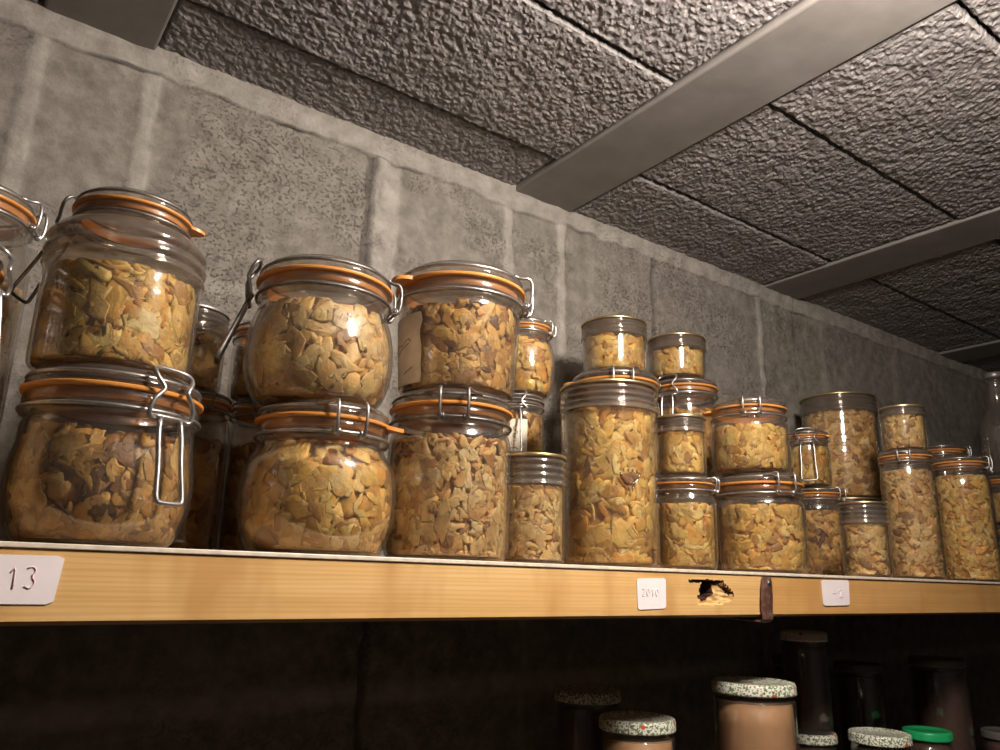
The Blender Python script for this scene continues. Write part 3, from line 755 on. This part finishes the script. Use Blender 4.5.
def build_jars():
    T = TOP
    CJ, SJ = clip_jar, capsule_jar
    # --- near end: stacked pair with the bold latch
    CJ('C', .086, .565, .0560, T, .1115, 'round', .0545, 'squat clip-top jar with big hanging latch lever, carrying the shouldered jar', hinge=213, fill=.86, mat='brown_mushroom', count=300, size=.0125, seed=11, lever=10)
    CJ('B', .080, .564, .0515, T + .1115, .1270, 'inset', .0385, 'ribbed-shoulder jar with narrow orange-sealed lid on the squat jar with hanging latch', hinge=70, tab=82, hinge_vis=False, fill=.60, mat='golden_mushroom', count=300, size=.0135, seed=12, wire='dull_wire', lever=25)
    CJ('a1', -.040, .574, .0490, T, .182, 'straight', .0490, 'tall clip-top jar at the picture edge, its latch hanging beside the shouldered jar', hinge=231, fill=.85, mat='tan_mushroom', count=260, size=.012, seed=13)
    CJ('a2', -.022, .705, .0520, T, .275, 'straight', .0480, 'tallest clip-top jar at the wall, half cut off behind the shouldered jar', hinge=72, fill=.80, mat='tan_mushroom', count=300, size=.014, seed=14)
    # --- round pair
    CJ('F', .239, .569, .0600, T, .1140, 'round', .0515, 'lower round-bellied jar with hinge in front and orange tab, under another round jar', hinge=20, tab=78, fill=.93, mat='golden_mushroom', count=300, size=.0135, seed=21, lever=20)
    e, prof, fr, zn = CJ('E', .230, .568, .0585, T + .1140, .1130, 'round', .0535, 'upper round-bellied jar with latch lever swung out, on another round jar', hinge=97, fill=.88, mat='pale_mushroom', count=290, size=.0145, seed=22, lever=20, wire='dull_wire')
    mark(e, prof, fr, 5, zn * .70, [[(-12, 0), (-12, 8)], [(-8, 0), (-6, 6), (-8, 8)], [(-2, 0), (-2, 7)], [(2, 0), (2, 7)], [(7, 1), (9, 6)], [(13, 0), (13, 7), (16, 4)]], .0006)
    # --- straight pair
    CJ('I', .357, .567, .0540, T, .1410, 'straight', .0530, 'straight-sided clip-top jar carrying the tapered jar with a paper label', hinge=2, fill=.90, mat='tan_mushroom', count=560, size=.0092, seed=31, lever=16, wire='dull_wire')
    h, prof, fr, zn = CJ('H', .362, .567, .0580, T + .1410, .1150, 'taper', .0585, 'tapered clip-top jar with wide orange seal and a paper label on its side', hinge=83, tab=-56, fill=.93, mat='brown_mushroom', count=300, size=.012, seed=32, lever=12, latch=False)
    curved_label(h, prof, fr, -90, -36, .006, .068, 'aged_paper', [[(.2, .55), (.35, .62), (.45, .56), (.7, .66), (.75, .6)], [(.25, .48), (.5, .53), (.7, .58)], [(.55, .16), (.7, .2), (.8, .22)]], 'brown_ink', .03)
    # --- behind the first three stacks
    CJ('G1', .166, .692, .0340, T, .137, 'straight', .0335, 'shaded straight clip-top jar behind the round jars, under the small ribbed jar', hinge=15, fill=.80, mat='brown_mushroom', count=150, size=.011, seed=41, wire='dull_wire', latch=False)
    SJ('D', .156, .692, .0330, T + .137, .0745, 'small ribbed jar peeking out behind the shouldered jar, stacked at the wall', mat='tan_mushroom', count=110, size=.010, seed=42, lid='grey_lid')
    CJ('G2', .238, .700, .0340, T, .140, 'straight', .0335, 'shaded straight clip-top jar directly behind the lower round jar', hinge=-10, fill=.80, mat='brown_mushroom', count=150, size=.011, seed=43, wire='dull_wire', latch=False)
    CJ('D2', .232, .700, .0340, T + .140, .0745, 'straight', .0330, 'small orange-sealed clip-top jar half hidden behind the upper round jar', hinge=150, fill=.86, mat='brown_mushroom', count=110, size=.010, seed=44, wire='dull_wire', latch=False)
    # --- stack behind the small flat-lidded jar
    CJ('K0', .533, .702, .0370, T, .112, 'straight', .0350, 'dim clip-top jar on the shelf under the small jar with cream paper label', hinge=120, fill=.85, mat='brown_mushroom', count=120, size=.011, seed=50, latch=False)
    k, prof, fr, zn = CJ('K', .531, .700, .0325, T + .112, .0830, 'straight', .0320, 'small grey-sealed jar with cream paper label and thin latch lever', hinge=174, rubber='grey_rubber', fill=.9, mat='brown_mushroom', count=110, size=.010, seed=51, lever=14)
    curved_label(k, prof, fr, -38, 22, .006, .050, 'cream_paper', [[(.35, .18), (.55, .28), (.75, .2), (.4, .4), (.75, .45), (.45, .58), (.75, .64), (.5, .75), (.65, .85)], [(.2, .3), (.25, .35)], [(.85, .3), (.88, .4)]], 'brown_ink')
    CJ('J', .541, .700, .0365, T + .195, .0925, 'round', .0325, 'little round-bellied clip-top jar peeking out behind the jar with wide orange seal', hinge=72, fill=.9, mat='golden_mushroom', count=120, size=.0115, seed=52, latch=False)
    # --- middle
    SJ('L', .441, .554, .0310, T, .0970, 'short flat-lidded jar on the shelf just before the tallest front jar', mat='pale_mushroom', count=250, size=.0074, seed=61, fill=.97)
    m, prof = SJ('M', .546, .562, .0508, T, .1800, 'tall flat-lidded jar in the front row with an embossed emblem', mat='golden_mushroom', count=520, size=.0135, seed=62, fill=.99, bandh=.027)
    emblem(m, prof, .546, .562)
    CJ('N0', .700, .702, .0560, T, .122, 'straight', .0540, 'clip-top jar on the shelf behind the tall flat-lidded jar', hinge=100, fill=.8, mat='tan_mushroom', count=160, size=.013, seed=63, latch=False)
    CJ('N', .694, .702, .0570, T + .122, .1270, 'straight', .0555, 'clip-top jar whose orange seal shows under the highest small flat-lidded jar', hinge=10, tab=-74, fill=.9, mat='golden_mushroom', count=200, size=.013, seed=64, latch=False)
    SJ('O', .694, .702, .0440, T + .249, .0710, 'highest small flat-lidded jar, on the stack behind the tall flat-lidded jar', mat='golden_mushroom', count=190, size=.0105, seed=65, fill=.97)
    CJ('Q0', .840, .712, .0450, T, .130, 'straight', .0440, 'clip-top jar on the shelf behind the two small stacked jars', hinge=100, fill=.8, mat='brown_mushroom', count=120, size=.012, seed=66, latch=False)
    CJ('Q', .842, .712, .0445, T + .130, .1370, 'straight', .0470, 'clip-top jar with latch facing out, behind the two small stacked jars', hinge=155, fill=.82, mat='brown_mushroom', count=200, size=.012, seed=67, lever=4)
    SJ('P', .830, .712, .0420, T + .267, .0620, 'small flat-lidded jar on the stack with its latch facing out', mat='golden_mushroom', count=170, size=.0105, seed=68, fill=.95)
    CJ('S', .637, .542, .0310, T, .0950, 'straight', .0300, 'small clip-top jar on the front edge under the smallest flat-lidded jar', hinge=77, fill=.82, mat='golden_mushroom', count=180, size=.0105, seed=71, latch=False)
    SJ('R', .633, .542, .0272, T + .0950, .0640, 'smallest flat-lidded jar on top of the small clip-top jar at the front edge', mat='golden_mushroom', count=130, size=.010, seed=72, fill=.95, bandh=.017)
    CJ('U', .790, .559, .0500, T, .1135, 'straight', .0490, 'wide clip-top jar in the front row with hinge in front, behind the rusty strap', hinge=33, fill=.86, mat='golden_mushroom', count=300, size=.0115, seed=73, latch=False)
    tt, prof, fr, zn = CJ('T', .778, .559, .0450, T + .1135, .0880, 'straight', .0435, 'clip-top jar with orange tab, stacked on the wide jar behind the rusty strap', hinge=5, tab=-84, fill=.82, mat='golden_mushroom', count=220, size=.0115, seed=74, latch=False)
    mark(tt, prof, fr, 16, zn * .16, [[(-6, 0), (-5, 3)], [(-2, 0), (-1, 3)], [(2, 0), (3, 3)], [(6, 0), (7, 3)]], .0005)
    # --- far group
    CJ('W', 1.124, .692, .0400, T, .1380, 'straight', .0390, 'clip-top jar with hinge at its side, partly hidden behind the wide front jar', hinge=62, fill=.85, mat='brown_mushroom', count=220, size=.012, seed=81, latch=False)
    CJ('V', 1.112, .692, .0330, T + .1380, .0890, 'straight', .0325, 'small clip-top jar with its latch hanging in front, beside the tall grey-banded jar', hinge=180, tab=70, fill=.85, mat='golden_mushroom', count=130, size=.0105, seed=82, lever=6, latch_scale=1.12)
    SJ('X0', 1.268, .720, .0600, T, .132, 'wide jar on the shelf beneath the big flat-lidded jar', mat='tan_mushroom', count=220, size=.013, seed=83)
    SJ('X', 1.266, .722, .0640, T + .132, .1790, 'big flat-lidded jar at the wall beside the small jar with hanging latch', mat='tan_mushroom', count=620, size=.0092, seed=84, fill=1.02, bandh=.030)
    SJ('Y', .985, .541, .0298, T, .0950, 'low flat-lidded jar alone on the front edge below the big flat-lidded jar', mat='tan_mushroom', count=230, size=.0082, seed=85, fill=.97)
    CJ('AA', 1.129, .548, .0360, T, .1805, 'straight', .0355, 'tall slim clip-top jar with hinge in front, carrying a small flat-lidded jar', hinge=-2, fill=.93, mat='tan_mushroom', count=520, size=.0088, seed=86, latch=False)
    SJ('Z', 1.134, .548, .0315, T + .1805, .0660, 'small flat-lidded jar on top of the tall slim clip-top jar', mat='tan_mushroom', count=130, size=.010, seed=87, fill=.99, bandh=.013)
    CJ('BB', 1.313, .554, .0410, T, .1920, 'straight', .0390, 'tall clip-top jar ending the front row beside the tall slim one', hinge=75, fill=.94, mat='golden_mushroom', count=560, size=.0088, seed=88, latch=False)
    CJ('CC', 1.625, .715, .0450, T, .268, 'straight', .0440, 'dull-sealed clip-top jar peeking between the two tall jars at the far end', hinge=100, fill=.8, mat='brown_mushroom', count=160, size=.013, seed=89, latch=False)
    CJ('DD0', 1.625, .600, .0460, T, .107, 'straight', .0450, 'lower clip-top jar at the picture edge past the last tall jar', hinge=60, fill=.8, mat='tan_mushroom', count=150, size=.012, seed=90, latch=False)
    CJ('DD1', 1.625, .600, .0460, T + .107, .092, 'straight', .0450, 'upper clip-top jar at the picture edge, carrying the empty clear bottle', hinge=200, fill=.8, mat='tan_mushroom', count=150, size=.012, seed=91, latch=False)
    t = thing('glass_bottle', 'empty clear glass bottle standing on a jar at the picture edge', 'bottle', (1.625, .600, T + .199))
    p = spline([(.030, 0), (.0355, .003), (.037, .012), (.037, .075), (.035, .098), (.022, .125), (.0155, .145), (.0145, .178)], 5)
    b = MB(); b.lathe(glass_shell(p, [(.0165, .179), (.0165, .189), (.0145, .190), (.0125, .190)], .002), 40); b.build('body', ['clear_glass'], t)
    b = MB(); b.lathe([(0, .1895), (.0162, .1895), (.0172, .1905), (.0172, .1985), (.0160, .2), (0, .2)], 32); b.build('cap', ['grey_lid'], t)

def mark(parent, prof, fr, phi, z, strokes, r):
    """raised glass strokes moulded on a jar; strokes in millimetres"""
    zs = [q for _, q in prof]; rs = [a for a, _ in prof]; m = MB()
    for st in strokes:
        pts = []
        for u, v in st:
            zz = z + v * .001; R = float(np.interp(zz, zs, rs)); o_, _ = fr(phi + math.degrees(u * .001 / R)); q = o_ * (R + .0001); pts.append((q.x, q.y, zz))
        m.tube(pts, r, 6)
    m.build('moulded_mark', ['thick_glass'], parent)

def emblem(parent, prof, X, Y):
    """a ribbed cup on a short stem, moulded into the front of the tall jar"""
    d = math.hypot(X, Y); cx, cy = -X / d, -Y / d; rx, ry = Y / d, -X / d
    zs = [q for _, q in prof]; rs = [a for a, _ in prof]
    def P(u, z, lift):
        R = float(np.interp(z, zs, rs)); a = math.radians(24) + u / R; c, s = math.cos(a), math.sin(a)
        return ((c * cx + s * rx) * (R + lift), (c * cy + s * ry) * (R + lift), z)
    m = MB(); zc = .088
    n = 12; vs = []
    for j in range(7):
        b = j / 6
        for i in range(n + 1):
            a = -1 + 2 * i / n
            w = .0105 * math.sqrt(max(0.02, 1 - (b - 1) ** 2 * .97))
            z = zc - .011 * (1 - b) + .002 * (1 - b) * (1 - a * a) + .0015 * a
            lift = .0016 * (1 - a ** 4) * (.55 + .45 * b) * (.75 + .25 * math.cos(a * 13)) - .0002
            vs.append(P(a * w, z, lift))
    m.add(vs, [(j * (n + 1) + i, j * (n + 1) + i + 1, (j + 1) * (n + 1) + i + 1, (j + 1) * (n + 1) + i) for j in range(6) for i in range(n)])
    m.tube([P(u * .0105, zc - .011 + .011 * (abs(u) ** 2.2), .0012) for u in np.linspace(-1, 1, 15)], .0008, 6)
    m.tube([P(-.0024, zc - .012, .0006), P(-.0024, zc - .018, .0005)], .0009, 6)
    m.tube([P(.0018, zc - .012, .0006), P(.0018, zc - .018, .0005)], .0009, 6)
    for u in (-.007, -.0025, .002, .0065): m.tube([P(u, zc + .0005, .0014), P(u, zc + .003, .0008)], .0009, 6)
    m.build('moulded_emblem', ['emblem_glass'], parent)

def build_lamp():
    x, y = .47, .08
    t = thing('ceiling_lamp', 'round opal ceiling lamp on a pale base under the rough ceiling', 'lamp', (x, y, CEIL - .003))
    b = MB(); b.lathe([(0, .002), (.045, .002), (.045, -.010), (.040, -.016), (.030, -.018), (0, -.018)], 32); b.build('base', ['lamp_holder'], t)
    b = MB(); b.lathe([(.030, -.0178)] + [(.063 * math.sin(a), -.078 + .066 * math.cos(a)) for a in np.linspace(.5, PI - .06, 12)] + [(0, -.144)], 24); b.build('globe', ['lamp_glow'], t)

def build_camera():
    f, yaw, pitch, roll = 764.0882585072343, 0.6256079163365651, 0.2615755389101748, 0.024603407906815648
    cy, sy, cp, sp = math.cos(yaw), math.sin(yaw), math.cos(pitch), math.sin(pitch)
    w = Vector((sy * cp, cy * cp, sp)); r = Vector((cy, -sy, 0)); u = r.cross(w)
    r2 = r * math.cos(roll) + u * math.sin(roll); u2 = -r * math.sin(roll) + u * math.cos(roll)
    cam = bpy.data.cameras.new('camera'); cam.sensor_fit = 'HORIZONTAL'; cam.sensor_width = 36; cam.lens = f / 1000 * 36; cam.clip_start = .01
    o = bpy.data.objects.new('camera', cam); COL.objects.link(o)
    M = Matrix((r2, u2, -w)).transposed().to_4x4(); M.translation = Vector((0, 0, ZO)); o.matrix_world = M
    SC.camera = o

build_materials()
build_room()
build_shelf()
build_lower_shelf()
shelf_label([(.0055, .0065), (.0632, .0070), (.0610, -.0190), (.0055, -.0188)], '13', 'pink_ink', .012, .0085, (.0455, -.0050), 'largest paper label on the shelf edge, handwritten 13 in pink')
shelf_label([(.5171, .0040), (.5552, .0051), (.5546, -.0218), (.5180, -.0230)], '2010', 'faint_ink', .0068, .0058, (.5345, -.0080), 'paper label with faint four-figure writing, left of the broken knot')
shelf_label([(.8083, .0081), (.8643, .0090), (.8616, -.0188), (.8090, -.0194)], '-2', 'faint_ink', .009, .012, (.840, -.0060), 'almost blank paper label to the right of the rusty strap')
build_jars()
build_lamp()
build_camera()
w = bpy.data.worlds.new('world'); SC.world = w; w.use_nodes = True
w.node_tree.nodes['Background'].inputs[0].default_value = (.5, .48, .45, 1); w.node_tree.nodes['Background'].inputs[1].default_value = .006
SC.view_settings.view_transform = 'Standard'; SC.view_settings.look = 'None'; SC.view_settings.exposure = 0.75; SC.view_settings.gamma = 1.0
SC.view_settings.use_curve_mapping = False
SC.cycles.transparent_max_bounces = 64; SC.cycles.max_bounces = 8; SC.cycles.sample_clamp_indirect = 3.0
